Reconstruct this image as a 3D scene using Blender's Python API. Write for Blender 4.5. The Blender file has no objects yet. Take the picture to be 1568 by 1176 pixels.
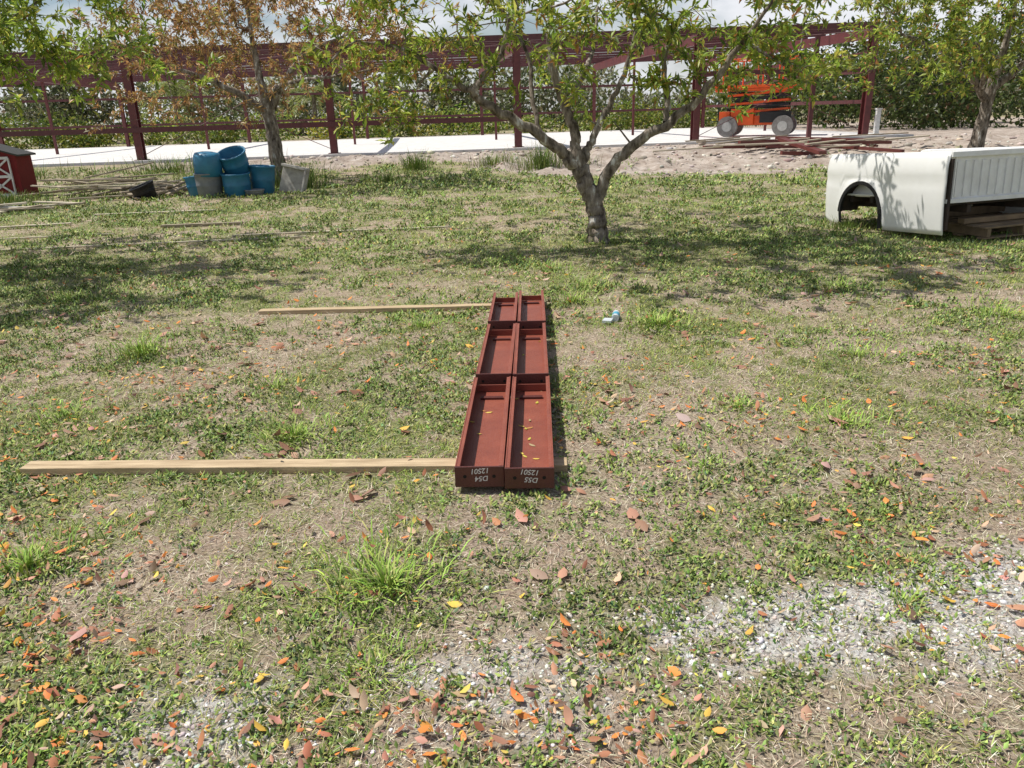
import bpy, math, random
import numpy as np
from mathutils import Vector, Matrix
random.seed(7); rng=np.random.default_rng(7)
scene=bpy.context.scene
scene.view_settings.view_transform='Standard'
scene.view_settings.look='None'
scene.view_settings.exposure=0
R=math.radians
# ------------------------------------------------------------------ noise
def _h(ix,iy,s):
    n=(ix.astype(np.int64)*374761393+iy.astype(np.int64)*668265263+s*982451653)&0x7fffffff
    n=((n^(n>>13))*1274126177)&0x7fffffff
    return ((n^(n>>16))&0xffff)/65535.0
def vn(x,y,s=0):
    x=np.asarray(x,float);y=np.asarray(y,float)
    ix=np.floor(x);iy=np.floor(y);fx=x-ix;fy=y-iy
    fx=fx*fx*(3-2*fx);fy=fy*fy*(3-2*fy)
    a=_h(ix,iy,s);b=_h(ix+1,iy,s);c=_h(ix,iy+1,s);d=_h(ix+1,iy+1,s)
    return (a*(1-fx)+b*fx)*(1-fy)+(c*(1-fx)+d*fx)*fy
def fbm(x,y,s=0,o=4):
    t=0;a=.5;w=0
    for i in range(o):
        t=t+a*vn(x*2**i+i*17.3,y*2**i-i*9.1,s+i);w+=a;a*=.5
    return t/w
def ss(a,b,x):
    t=np.clip((x-a)/(b-a),0,1);return t*t*(3-2*t)
# ------------------------------------------------------------------ ground fields
SL=math.atan2(.0995,.995)
def dirt_m(x,y):
    yb=24.2-4.6*ss(-2.5,2.5,x)+ 3.0*ss(-9,-14,x)
    n=(fbm(x*.6,y*.6,5)-.5)*4+(fbm(x*2.5,y*2.5,8)-.5)*2
    near=29.3+.1*x
    return ss(-.5,.9,y-yb+n)*(1-ss(2,6,y-near-19))
GR=[(.57,2.03,.34,1.),(1.5,2.12,.45,1.2),(1.05,2.1,.34,1.),(.05,1.96,.25,.6),(-.87,1.74,.34,.9),(-.31,1.82,.28,.7),(.04,1.70,.22,.55),(2.0,2.3,.4,1.),(-1.3,1.6,.22,.6)]
def gravel_m(x,y):
    g=0
    for gx,gy,gr,ga in GR:g=g+ga*np.exp(-((x-gx)/gr)**2-((y-gy)/(gr*.55))**2)
    n=fbm(x*3.2,y*4.5,11,4);f=fbm(x*14,y*14,15,3)
    return np.clip(np.clip(g,0,1)*ss(.32,.54,n*.6+f*.4),0,1)
BARE=[(-2.3,4.9,.5),(-1.5,5.6,.45),(.62,5.3,.38),(1.0,4.15,.45),(.45,3.1,.4),(.15,2.5,.4),(2.2,2.9,.5),(2.0,3.4,.4),(1.9,1.6,.45),(3,4.6,.5),(-3.4,6.4,.7),(-.9,7.6,.5),(2.6,6.5,.6),(1.4,1.4,.6),(-.8,2.9,.35),(-1.4,2.3,.3),(2.9,5.6,.4),(.9,3.6,.4)]
def green_m(x,y):
    n=fbm(x*1.6,y*1.6,21,5); m=fbm(x*.45,y*.45,33,3); f=fbm(x*6.5,y*6.5,41,4)
    g=ss(.36,.61,n*.36+m*.16+f*.48+.012)
    for bx,by,br in BARE:
        g=g*(1-.72*np.exp(-(((x-bx)/br)**2+((y-by)/(br*1.1))**2)))
    g=g*(1-.7*gravel_m(x,y))*(1-dirt_m(x,y)*.97)
    for tx,ty in ((2.0,9.3),(-5.6,8.4)):
        g=np.maximum(g,.9*np.exp(-(((x-tx)/3.0)**2+((y-ty)/2.2)**2))*(n*.5+.65))
    return np.clip(g,0,1)
def ground_z(x,y):
    z=(fbm(x*.8,y*.8,51,3)-.5)*.04*ss(.5,3,y)
    d=dirt_m(x,y)
    z=z+.30*ss(20.5,27.5,y-.06*x)+d*(fbm(x*1.6,y*1.6,61,5)-.45)*.38*ss(20,22,y)*(1-ss(27.0,28.4,y-.1*x))
    return z
# ------------------------------------------------------------------ materials
def newmat(name):
    m=bpy.data.materials.new(name);m.use_nodes=True
    nt=m.node_tree;b=nt.nodes['Principled BSDF'];return m,nt,b
def pmat(name,c1,c2=None,scale=8,rough=.7,bump=0,metal=0,spec=.3,stretch=None,bscale=None,lo=.35,hi=.65,c3=None):
    m,nt,b=newmat(name);c2=c2 or tuple(v*.75 for v in c1)
    tc=nt.nodes.new('ShaderNodeTexCoord');mp=nt.nodes.new('ShaderNodeMapping')
    nt.links.new(tc.outputs['Object'],mp.inputs[0])
    if stretch: mp.inputs['Scale'].default_value=stretch
    n=nt.nodes.new('ShaderNodeTexNoise');n.inputs['Scale'].default_value=scale;n.inputs['Detail'].default_value=7;n.inputs['Roughness'].default_value=.65
    nt.links.new(mp.outputs[0],n.inputs['Vector'])
    r=nt.nodes.new('ShaderNodeValToRGB');r.color_ramp.elements[0].position=lo;r.color_ramp.elements[1].position=hi
    r.color_ramp.elements[0].color=(*c2,1);r.color_ramp.elements[1].color=(*c1,1)
    if c3:
        e=r.color_ramp.elements.new(min(.99,hi+.06));e.color=(*c3,1)
    nt.links.new(n.outputs['Fac'],r.inputs[0]);nt.links.new(r.outputs[0],b.inputs['Base Color'])
    b.inputs['Roughness'].default_value=rough;b.inputs['Metallic'].default_value=metal
    b.inputs['Specular IOR Level'].default_value=spec
    if bump:
        bn=nt.nodes.new('ShaderNodeBump');bn.inputs['Strength'].default_value=bump;bn.inputs['Distance'].default_value=.02
        n2=nt.nodes.new('ShaderNodeTexNoise');n2.inputs['Scale'].default_value=bscale or scale*3;n2.inputs['Detail'].default_value=6
        nt.links.new(mp.outputs[0],n2.inputs['Vector'])
        nt.links.new(n2.outputs['Fac'],bn.inputs['Height']);nt.links.new(bn.outputs[0],b.inputs['Normal'])
    return m
def leafmat(name,trans=.3,rough=.55,spec=.3):
    m,nt,b=newmat(name)
    a=nt.nodes.new('ShaderNodeAttribute');a.attribute_name='Col'
    nt.links.new(a.outputs['Color'],b.inputs['Base Color'])
    b.inputs['Roughness'].default_value=rough;b.inputs['Specular IOR Level'].default_value=spec
    if trans>0:
        t=nt.nodes.new('ShaderNodeBsdfTranslucent');nt.links.new(a.outputs['Color'],t.inputs['Color'])
        mx=nt.nodes.new('ShaderNodeMixShader');mx.inputs[0].default_value=trans
        out=nt.nodes['Material Output']
        nt.links.new(b.outputs[0],mx.inputs[1]);nt.links.new(t.outputs[0],mx.inputs[2]);nt.links.new(mx.outputs[0],out.inputs[0])
    return m
# ------------------------------------------------------------------ mesh helpers
def link(o,parent=None):
    scene.collection.objects.link(o)
    if parent is not None:o.parent=parent
    return o
def empty(name,loc=(0,0,0),rot=(0,0,0)):
    e=bpy.data.objects.new(name,None);e.location=loc;e.rotation_euler=rot;e.empty_display_size=.2
    return link(e)
def arrmesh(name,V,F,mat,col=None,parent=None,smooth=False):
    me=bpy.data.meshes.new(name);V=np.ascontiguousarray(V,np.float32);F=np.ascontiguousarray(F,np.int32)
    k=F.shape[1]
    me.vertices.add(len(V));me.vertices.foreach_set('co',V.ravel())
    me.loops.add(F.size);me.loops.foreach_set('vertex_index',F.ravel())
    me.polygons.add(len(F));me.polygons.foreach_set('loop_start',np.arange(0,F.size,k,dtype=np.int32))
    if smooth: me.polygons.foreach_set('use_smooth',np.ones(len(F),bool))
    me.update(calc_edges=True)
    if col is not None:
        a=me.color_attributes.new('Col','FLOAT_COLOR','POINT')
        c=np.ones((len(V),4),np.float32);c[:,:3]=col;a.data.foreach_set('color',c.ravel())
    me.materials.append(mat)
    return link(bpy.data.objects.new(name,me),parent)
class MB:
    def __init__(s):s.v=[];s.f=[];s.m=[];s.sm=[]
    def add(s,vs,fs,mi=0,smooth=False,M=None):
        o=len(s.v)
        for v in vs:
            v=Vector(v)
            if M is not None:v=M@v
            s.v.append(tuple(v))
        for f in fs:
            s.f.append([i+o for i in f]);s.m.append(mi);s.sm.append(smooth)
    def box(s,c,d,mi=0,M=None,rot=None):
        x,y,z=[q/2 for q in d]
        vs=[Vector(p) for p in ((-x,-y,-z),(x,-y,-z),(x,y,-z),(-x,y,-z),(-x,-y,z),(x,-y,z),(x,y,z),(-x,y,z))]
        if rot is not None: vs=[rot@v for v in vs]
        vs=[v+Vector(c) for v in vs]
        s.add(vs,[(0,3,2,1),(4,5,6,7),(0,1,5,4),(1,2,6,5),(2,3,7,6),(3,0,4,7)],mi,False,M)
    def beam(s,p0,p1,w,h,mi=0,roll=0):
        p0=Vector(p0);p1=Vector(p1);d=p1-p0;L=d.length
        q=d.to_track_quat('Y','Z').to_matrix()@Matrix.Rotation(roll,3,'Y')
        s.box((p0+p1)/2,(w,L,h),mi,None,q)
    def cyl(s,p0,p1,r0,r1=None,n=12,mi=0,cap=True,smooth=True,M=None):
        r1=r0 if r1 is None else r1
        p0=Vector(p0);p1=Vector(p1);d=(p1-p0).normalized();q=d.to_track_quat('Z','Y').to_matrix()
        vs=[]
        for p,r in((p0,r0),(p1,r1)):
            for i in range(n):
                a=2*math.pi*i/n;vs.append(p+q@Vector((r*math.cos(a),r*math.sin(a),0)))
        s.add(vs,[(i,(i+1)%n,n+(i+1)%n,n+i) for i in range(n)],mi,smooth,M)
        if cap:
            s.add(vs[:n],[tuple(range(n))[::-1]],mi,False,M);s.add(vs[n:],[tuple(range(n))],mi,False,M)
    def lathe(s,prof,n=28,mi=0,M=None):
        vs=[];k=len(prof)
        for i in range(n):
            a=2*math.pi*i/n
            for r,z in prof:vs.append((r*math.cos(a),r*math.sin(a),z))
        fs=[]
        for i in range(n):
            j=(i+1)%n
            for t in range(k-1):fs.append((i*k+t,j*k+t,j*k+t+1,i*k+t+1))
        s.add(vs,fs,mi,True,M)
    def obj(s,name,mats,parent=None,bevel=0):
        me=bpy.data.meshes.new(name);me.from_pydata(s.v,[],s.f)
        for m in mats:me.materials.append(m)
        me.polygons.foreach_set('material_index',s.m);me.polygons.foreach_set('use_smooth',s.sm);me.update()
        o=link(bpy.data.objects.new(name,me),parent)
        if bevel:
            b=o.modifiers.new('b','BEVEL');b.width=bevel;b.segments=2;b.limit_method='ANGLE'
        return o
def unit(a):return a/np.maximum(np.linalg.norm(a,axis=1,keepdims=True),1e-9)
def leafset(P,D,S,L,W,fold=.2,droop=.1):
    n=len(P);N=np.cross(S,D);L=np.broadcast_to(L,(n,))[:,None];W=np.broadcast_to(W,(n,))[:,None]
    V=np.empty((n,4,3))
    V[:,0]=P;V[:,1]=P+D*L*.5+S*W*.5+N*fold*W;V[:,2]=P+D*L-N*droop*L;V[:,3]=P+D*L*.5-S*W*.5+N*fold*W
    b=np.arange(n)[:,None]*4
    F=np.concatenate([b+[0,1,2],b+[0,2,3]],1).reshape(-1,3)
    return V.reshape(-1,3),F
def longleaf(P,D,S,L,W,curl):
    n=len(P);N=np.cross(S,D);L=np.broadcast_to(L,(n,))[:,None];W=np.broadcast_to(W,(n,))[:,None];curl=np.broadcast_to(curl,(n,))[:,None]
    V=np.empty((n,8,3))
    V[:,0]=P
    V[:,1]=P+D*L*.3+S*W*.45+N*W*.18+N*L*curl*.15; V[:,2]=P+D*L*.3-N*0+N*L*curl*.12; V[:,3]=P+D*L*.3-S*W*.45+N*W*.18+N*L*curl*.15
    V[:,4]=P+D*L*.68+S*W*.42+N*W*.18+N*L*curl*.4; V[:,5]=P+D*L*.68+N*L*curl*.36; V[:,6]=P+D*L*.68-S*W*.42+N*W*.18+N*L*curl*.4
    V[:,7]=P+D*L+N*L*curl
    b=np.arange(n)[:,None]*8
    tr=[[0,1,2],[0,2,3],[1,4,5],[1,5,2],[2,5,6],[2,6,3],[4,7,5],[5,7,6]]
    F=np.concatenate([b+t for t in tr],1).reshape(-1,3)
    return V.reshape(-1,3),F
def blades(P,az,L,W,lean,curve):
    n=len(P);H=np.stack([np.cos(az),np.sin(az),0*az],1);S=np.stack([-np.sin(az),np.cos(az),0*az],1)
    Z=np.array([0,0,1.]);L=L[:,None];W=np.broadcast_to(W,(n,))[:,None]
    e1=lean[:,None];e2=np.minimum(e1+curve[:,None],1.9)
    m=P+(H*np.sin(e1)+Z*np.cos(e1))*L*.5;t=m+(H*np.sin(e2)+Z*np.cos(e2))*L*.5
    V=np.empty((n,5,3));V[:,0]=P+S*W*.5;V[:,1]=P-S*W*.5;V[:,2]=m+S*W*.45;V[:,3]=m-S*W*.45;V[:,4]=t
    b=np.arange(n)[:,None]*5
    F=np.concatenate([b+[0,1,3],b+[0,3,2],b+[2,3,4]],1).reshape(-1,3)
    return V.reshape(-1,3),F
def merge(parts):
    V=[];F=[];C=[];o=0
    for v,f,c in parts:V.append(v);F.append(f+o);C.append(c);o+=len(v)
    return np.concatenate(V),np.concatenate(F),np.concatenate(C)
def palette(cols,n,w=None,jit=.18):
    c=np.array(cols)[rng.choice(len(cols),n,p=w)]
    return np.clip(c*(1+rng.normal(0,jit,(n,1)))*(1+rng.normal(0,jit*.35,(n,3))),.004,.9)
# ------------------------------------------------------------------ ground
ys=[.4]
while ys[-1]<650: ys.append(ys[-1]+max(.022,.012*ys[-1]))
ys=np.array([-60,-20,-6,-2,-.6,0]+ys)
xh=[0]
while xh[-1]<600: xh.append(xh[-1]+max(.035,.015*xh[-1]))
xh=np.array(xh);xs=np.concatenate([-xh[:0:-1],xh])
X,Y=np.meshgrid(xs,ys);Z=ground_z(X,Y)
V=np.stack([X,Y,Z],-1).reshape(-1,3);nx=len(xs);ny=len(ys)
i=(np.arange(ny-1)[:,None]*nx+np.arange(nx-1)).ravel()
F=np.stack([i,i+1,i+nx+1,i+nx],1)
gm,nt,b=newmat('lawn_soil')
N=nt.nodes.new;Lk=nt.links.new
at=N('ShaderNodeAttribute');at.attribute_name='Col';sp=N('ShaderNodeSeparateColor');Lk(at.outputs['Color'],sp.inputs[0])
tc=N('ShaderNodeTexCoord')
def nz(scale,detail=8,rough=.65,off=0):
    n=N('ShaderNodeTexNoise');n.inputs['Scale'].default_value=scale;n.inputs['Detail'].default_value=detail;n.inputs['Roughness'].default_value=rough
    if off:
        mp=N('ShaderNodeMapping');mp.inputs['Location'].default_value=(off,off*2,off);Lk(tc.outputs['Object'],mp.inputs[0]);Lk(mp.outputs[0],n.inputs[0])
    else:Lk(tc.outputs['Object'],n.inputs[0])
    return n.outputs['Fac']
def ramp(src,st):
    r=N('ShaderNodeValToRGB')
    while len(r.color_ramp.elements)<len(st):r.color_ramp.elements.new(.5)
    for e,(p,c) in zip(r.color_ramp.elements,st):e.position=p;e.color=(*c,1)
    Lk(src,r.inputs[0]);return r.outputs[0]
def mix(f,a,c,t='MIX'):
    m=N('ShaderNodeMix');m.data_type='RGBA';m.blend_type=t
    if isinstance(f,float):m.inputs[0].default_value=f
    else:Lk(f,m.inputs[0])
    for s,v in((6,a),(7,c)):
        if isinstance(v,tuple):m.inputs[s].default_value=(*v,1)
        else:Lk(v,m.inputs[s])
    return m.outputs[2]
def math_(op,a,c=0.,cl=False):
    m=N('ShaderNodeMath');m.operation=op;m.use_clamp=cl
    for s,v in((0,a),(1,c)):
        if isinstance(v,(int,float)):m.inputs[s].default_value=v
        else:Lk(v,m.inputs[s])
    return m.outputs[0]
soil=ramp(nz(75),[(.30,(.10,.072,.05)),(.42,(.29,.225,.16)),(.55,(.50,.415,.31)),(.75,(.68,.61,.49))])
soil2=mix(ramp(nz(3.1,4,.6,3),[(.35,(0,0,0)),(.65,(.8,.8,.8))]),soil,mix(.5,soil,(.36,.25,.195)))
grn=ramp(nz(38,8,.7,7),[(.34,(.05,.07,.02)),(.5,(.165,.21,.055)),(.68,(.36,.38,.15))])
gf=math_('ADD',math_('MULTIPLY',sp.outputs[0],1.0),math_('MULTIPLY',math_('SUBTRACT',nz(22,6,.7,5),.53),2.4),True)
gf=math_('MULTIPLY',gf,.8)
base=mix(gf,soil2,grn)
vo=N('ShaderNodeTexVoronoi');vo.inputs['Scale'].default_value=95;Lk(tc.outputs['Object'],vo.inputs['Vector'])
gs=ramp(vo.outputs['Color'],[(.1,(.32,.29,.26)),(.5,(.58,.56,.52)),(.9,(.80,.79,.76))])
gsf=math_('MULTIPLY',math_('ADD',sp.outputs[1],math_('SUBTRACT',nz(14,6,.7,11),.5),True),.95,True)
gsf=math_('MULTIPLY',gsf,math_('MULTIPLY',sp.outputs[1],3.,True),True)
base=mix(gsf,base,gs)
dr=ramp(nz(2.2,10,.75,13),[(.32,(.22,.165,.13)),(.5,(.41,.345,.29)),(.68,(.57,.51,.45))])
base=mix(sp.outputs[2],base,dr)
Lk(base,b.inputs['Base Color']);b.inputs['Roughness'].default_value=.95;b.inputs['Specular IOR Level'].default_value=.1
bn=N('ShaderNodeBump');bn.inputs['Strength'].default_value=1.;bn.inputs['Distance'].default_value=.018
Lk(math_('ADD',nz(55,8,.7,2),math_('MULTIPLY',nz(9,8,.7,4),1.5)),bn.inputs['Height']);Lk(bn.outputs[0],b.inputs['Normal'])
C=np.stack([green_m(X,Y),gravel_m(X,Y),dirt_m(X,Y)],-1).reshape(-1,3)
arrmesh('ground',V,F,gm,C,smooth=True)
# ------------------------------------------------------------------ ground scatter
def free(x,y):
    a=R(2.15);dx=x+.045;dy=y-3.07
    lx=dx*math.cos(a)-dy*math.sin(a);ly=dx*math.sin(a)+dy*math.cos(a)
    k=(np.abs(lx)<.235)&(ly>-.02)&(ly<3.56)
    k|=(np.abs(y-(3.32-.055*x))<.048)&(x<.26)&(x>-2.42)
    k|=(np.abs(y-6.53)<.045)&(x<.3)&(x>-2.2)
    return ~k
def scat(y0,y1,dens,pad=.9):
    A=(y1-y0)*(.74*(y0+y1)+2*pad);n=int(A*dens*1.15)
    y=np.sqrt(rng.uniform(y0**2,y1**2,n)) if y0>2 else rng.uniform(y0,y1,n)
    x=rng.uniform(-1,1,n)*(.74*y+pad)
    return x,y
parts=[]
for y0,y1,dens,sc in((.9,3,1500,1.),(3,6,850,1.2),(6,10,330,1.65),(10,16,120,2.4),(16,25,44,3.8)):
    x,y=scat(y0,y1,dens);g=green_m(x,y)
    k=(rng.random(len(x))<g*.80+.15*(1-dirt_m(x,y)));x=x[k];y=y[k];g=g[k]
    n=7;jx=rng.normal(0,.016*sc,(len(x),n));jy=rng.normal(0,.016*sc,(len(x),n))
    kind=(fbm(x*1.7,y*1.7,77,2)+rng.normal(0,.08,len(x)))>.5
    px=(x[:,None]+jx).ravel();py=(y[:,None]+jy).ravel();kd=np.repeat(kind,n)
    f=free(px,py);px=px[f];py=py[f];kd=kd[f];m=len(px)
    P=np.stack([px,py,ground_z(px,py)-.002+rng.uniform(0,.014,m)*sc*kd],1)
    cc=palette([(.19,.27,.06),(.27,.34,.09),(.11,.17,.045),(.38,.38,.14),(.15,.21,.10)],m,[.29,.26,.18,.16,.11],.24)
    cc*=(.74+.6*fbm(px*.9,py*.9,90,2))[:,None]
    q=kd;az=rng.uniform(0,6.283,m);el=rng.uniform(.05,1.0,m)
    D=np.stack([np.cos(az)*np.cos(el),np.sin(az)*np.cos(el),np.sin(el)],1)
    S=np.stack([-np.sin(az),np.cos(az),rng.normal(0,.35,m)],1);S=unit(S)
    v,fc=leafset(P[q],D[q],S[q],rng.uniform(.012,.030,q.sum())*sc,rng.uniform(.007,.015,q.sum())*sc)
    parts.append((v,fc,np.repeat(cc[q],4,0)))
    q=~kd
    v,fc=blades(P[q],az[q],rng.uniform(.02,.05,q.sum())*(.6+.4*sc),.0032*sc,rng.uniform(.4,1.4,q.sum()),rng.uniform(.1,.8,q.sum()))
    parts.append((v,fc,np.repeat(cc[q]*np.array([1.1,1.05,.9]),5,0)))
Vv,Ff,Cc=merge(parts);lm=leafmat('grass_blade',0,.6,.2)
arrmesh('lawn_grass',Vv,Ff,lm,Cc)
parts=[]
for y0,y1,dens,sc in((.9,3,3600,1.),(3,6,1600,1.3),(6,10,520,1.9),(10,17,150,3.)):
    x,y=scat(y0,y1,dens);k=(rng.random(len(x))<(1-.4*green_m(x,y))*(1-.5*gravel_m(x,y)))&free(x,y);x=x[k];y=y[k];m=len(x)
    P=np.stack([x,y,ground_z(x,y)+rng.uniform(0,.008,m)],1)
    v,fc=blades(P,rng.uniform(0,6.283,m),rng.uniform(.015,.055,m)*sc,.0018*sc,rng.uniform(1.1,1.6,m),rng.uniform(-.2,.4,m))
    parts.append((v,fc,np.repeat(palette([(.62,.53,.39),(.48,.39,.27),(.30,.22,.15),(.72,.65,.50)],m),5,0)))
Vv,Ff,Cc=merge(parts);arrmesh('dry_thatch',Vv,Ff,leafmat('straw',0,.8,.1),Cc)
T=[(-.48,2.38,.34,.11,560),(-1.17,3.78,.45,.08,620),(-1.9,2.6,.36,.09,400),(1.73,3.75,.32,.08,360),(1.26,4.02,.28,.06,260),(1.14,5.75,.42,.12,460),(-.69,5.95,.42,.09,380),
   (3.84,5.8,.5,.11,360),(-2.7,5.4,.35,.20,260),(-1.5,4.6,.35,.07,240),(2.3,4.9,.4,.08,260),(.55,6.6,.35,.16,220),(1.3,2.2,.10,.06,60),(.9,3.3,.2,.06,90),(-2.6,4.2,.3,.08,180),(.45,8.2,.5,.13,250),
   (-.45,1.95,.22,.06,180),(-1.45,1.6,.25,.07,220),(.7,7.2,.5,.12,220),(3.0,6.9,.5,.12,240),(-4.2,7.3,.7,.13,300),(1.1,9.8,.35,.16,240),(-1.0,3.36,.5,.05,160),(-1.9,3.40,.35,.06,120),(-.7,6.45,.8,.06,200)]
parts=[]
for tx,ty,r,h,n in T:
    a=rng.uniform(0,6.283,n);rr=r*np.abs(rng.normal(0,.5,n));x=tx+rr*np.cos(a);y=ty+rr*np.sin(a);f=free(x,y);x=x[f];y=y[f];a=a[f];m=len(x)
    P=np.stack([x,y,ground_z(x,y)-.004],1)
    v,fc=blades(P,a+rng.normal(0,.9,m),h*rng.uniform(.4,1.25,m),.0060,rng.uniform(.2,1.2,m),rng.uniform(.2,1.0,m))
    parts.append((v,fc,np.repeat(palette([(.25,.39,.06),(.32,.44,.08),(.17,.28,.05),(.41,.45,.14)],m,None,.22),5,0)))
for tx,ty,r,h,n in [(-5.0,19.3,.9,.9,500),(-6.8,19.6,1.2,.7,500),(-8.5,19.8,2,.5,500),(-3,20.5,1.2,.35,300),(-2.6,23.2,.6,.7,260),(-.4,23.6,1.1,.45,300),(1.0,22.5,.7,.9,400),(2.0,23.0,.6,.6,200),(-11,17.5,1.5,.4,400),(-10,24,2.5,.6,500),(-14,23,2,.6,400),(5.6,9.6,1.1,.16,400),(4.6,10.5,1.0,.2,400),(6.5,8.9,.8,.25,300),(5.2,8.7,.6,.14,200)]:
    a=rng.uniform(0,6.283,n);rr=r*np.abs(rng.normal(0,.55,n));x=tx+rr*np.cos(a);y=ty+rr*np.sin(a)*.6;m=len(x)
    P=np.stack([x,y,ground_z(x,y)-.02],1)
    v,fc=blades(P,a+rng.normal(0,1,m),h*rng.uniform(.4,1.1,m),.014*max(.4,min(1,ty/18)),rng.uniform(.05,.6,m),rng.uniform(.2,.9,m))
    parts.append((v,fc,np.repeat(palette([(.15,.24,.045),(.23,.31,.07),(.10,.17,.045),(.32,.34,.12)],m),5,0)))
Vv,Ff,Cc=merge(parts);arrmesh('grass_tufts',Vv,Ff,lm,Cc)
# fallen leaves
parts=[]
LC=[(.74,.25,.065),(.66,.38,.07),(.38,.16,.085),(.58,.40,.27),(.52,.27,.18),(.76,.52,.10),(.22,.115,.075)]
for y0,y1,dens in((.9,3,520),(3,5,220),(5,9,70),(9,16,12)):
    x,y=scat(y0,y1,dens);w=.13+.87*ss(.40,.66,fbm(x*1.3+3,y*1.3,120,4));w=w*(1-.45*ss(.2,2,x))
    k=(rng.random(len(x))<w)&(free(x,y)|(rng.random(len(x))<.06));x=x[k];y=y[k];m=len(x)
    az=rng.uniform(0,6.283,m);el=rng.normal(.08,.30,m)
    D=np.stack([np.cos(az)*np.cos(el),np.sin(az)*np.cos(el),np.sin(el)],1);S=unit(np.stack([-np.sin(az),np.cos(az),rng.normal(0,.35,m)],1))
    z=ground_z(x,y)+.010+rng.uniform(0,.012,m)+np.where(free(x,y),0,.03)
    L=np.clip(rng.lognormal(-3.52,.42,m),.010,.058)*np.where(y>5,1.2,1)
    v,fc=longleaf(np.stack([x,y,z],1),D,S,L,L*rng.uniform(.32,.6,m),rng.normal(.05,.28,m))
    parts.append((v,fc,np.repeat(palette(LC,m,[.19,.08,.25,.17,.17,.04,.10]),8,0)))
big=[(-.66,3.02),(-1.60,2.95),(-.98,3.05),(1.18,2.72),(.55,4.35),(-.62,3.75),(-1.7,4.5),(-2.2,2.75),(-2.35,2.9)]
x=np.array([q[0] for q in big]);y=np.array([q[1] for q in big])
x2,y2=scat(2.2,10,2.6);k=free(x2,y2);x=np.concatenate([x,x2[k]]);y=np.concatenate([y,y2[k]]);m=len(x)
x=np.repeat(x,2)+rng.normal(0,.025,2*m);y=np.repeat(y,2)+rng.normal(0,.025,2*m);m*=2
az=rng.uniform(0,6.283,m);D=np.stack([np.cos(az),np.sin(az),rng.uniform(0,.35,m)],1);D=unit(D);S=unit(np.stack([-np.sin(az),np.cos(az),rng.normal(0,.3,m)],1))
L=rng.uniform(.045,.10,m);v,fc=longleaf(np.stack([x,y,ground_z(x,y)+.02],1),D,S,L,L*.55,rng.normal(.15,.3,m))
parts.append((v,fc,np.repeat(palette([(.38,.20,.13),(.47,.27,.18),(.26,.14,.09),(.50,.35,.27)],m),8,0)))
Vv,Ff,Cc=merge(parts);arrmesh('fallen_leaves',Vv,Ff,leafmat('dead_leaf',.1,.6,.3),Cc)
# gravel
t=(1+5**.5)/2
ico=unit(np.array([(-1,t,0),(1,t,0),(-1,-t,0),(1,-t,0),(0,-1,t),(0,1,t),(0,-1,-t),(0,1,-t),(t,0,-1),(t,0,1),(-t,0,-1),(-t,0,1)],float))
icf=np.array([(0,11,5),(0,5,1),(0,1,7),(0,7,10),(0,10,11),(1,5,9),(5,11,4),(11,10,2),(10,7,6),(7,1,8),(3,9,4),(3,4,2),(3,2,6),(3,6,8),(3,8,9),(4,9,5),(2,4,11),(6,2,10),(8,6,7),(9,8,1)])
def stones(x,y,s,cols,name):
    m=len(x);sc=rng.uniform(.6,1.25,(m,1,3))*s[:,None,None];a=rng.uniform(0,6.283,m)
    v=ico[None]*(1+rng.normal(0,.15,(m,12,1)))*sc*np.array([1,1,.6])
    vx=v[...,0]*np.cos(a)[:,None]-v[...,1]*np.sin(a)[:,None];vy=v[...,0]*np.sin(a)[:,None]+v[...,1]*np.cos(a)[:,None]
    v=np.stack([vx+x[:,None],vy+y[:,None],v[...,2]+(ground_z(x,y)+s*.15)[:,None]],-1)
    F=(icf[None]+np.arange(m)[:,None,None]*12).reshape(-1,3)
    arrmesh(name,v.reshape(-1,3),F,leafmat(name+'_stone',0,.9,.15),np.repeat(palette(cols,m,None,.15),12,0))
x,y=scat(.9,3.3,4200);g=gravel_m(x,y);k=rng.random(len(x))<g*.85+.022*ss(3.2,2.0,y);x=x[k];y=y[k]
stones(x,y,np.minimum(.0027+rng.exponential(.0024,len(x)),.013),[(.66,.64,.60),(.78,.76,.73),(.48,.45,.41),(.56,.51,.44)],'gravel')
n=2200;x=rng.uniform(-9,18,n);y=rng.uniform(19.5,29,n);k=dirt_m(x,y)>.6;x=x[k];y=y[k]
stones(x,y,.012+rng.exponential(.026,len(x)),[(.5,.43,.37),(.36,.30,.25),(.6,.55,.49)],'rubble')
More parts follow.
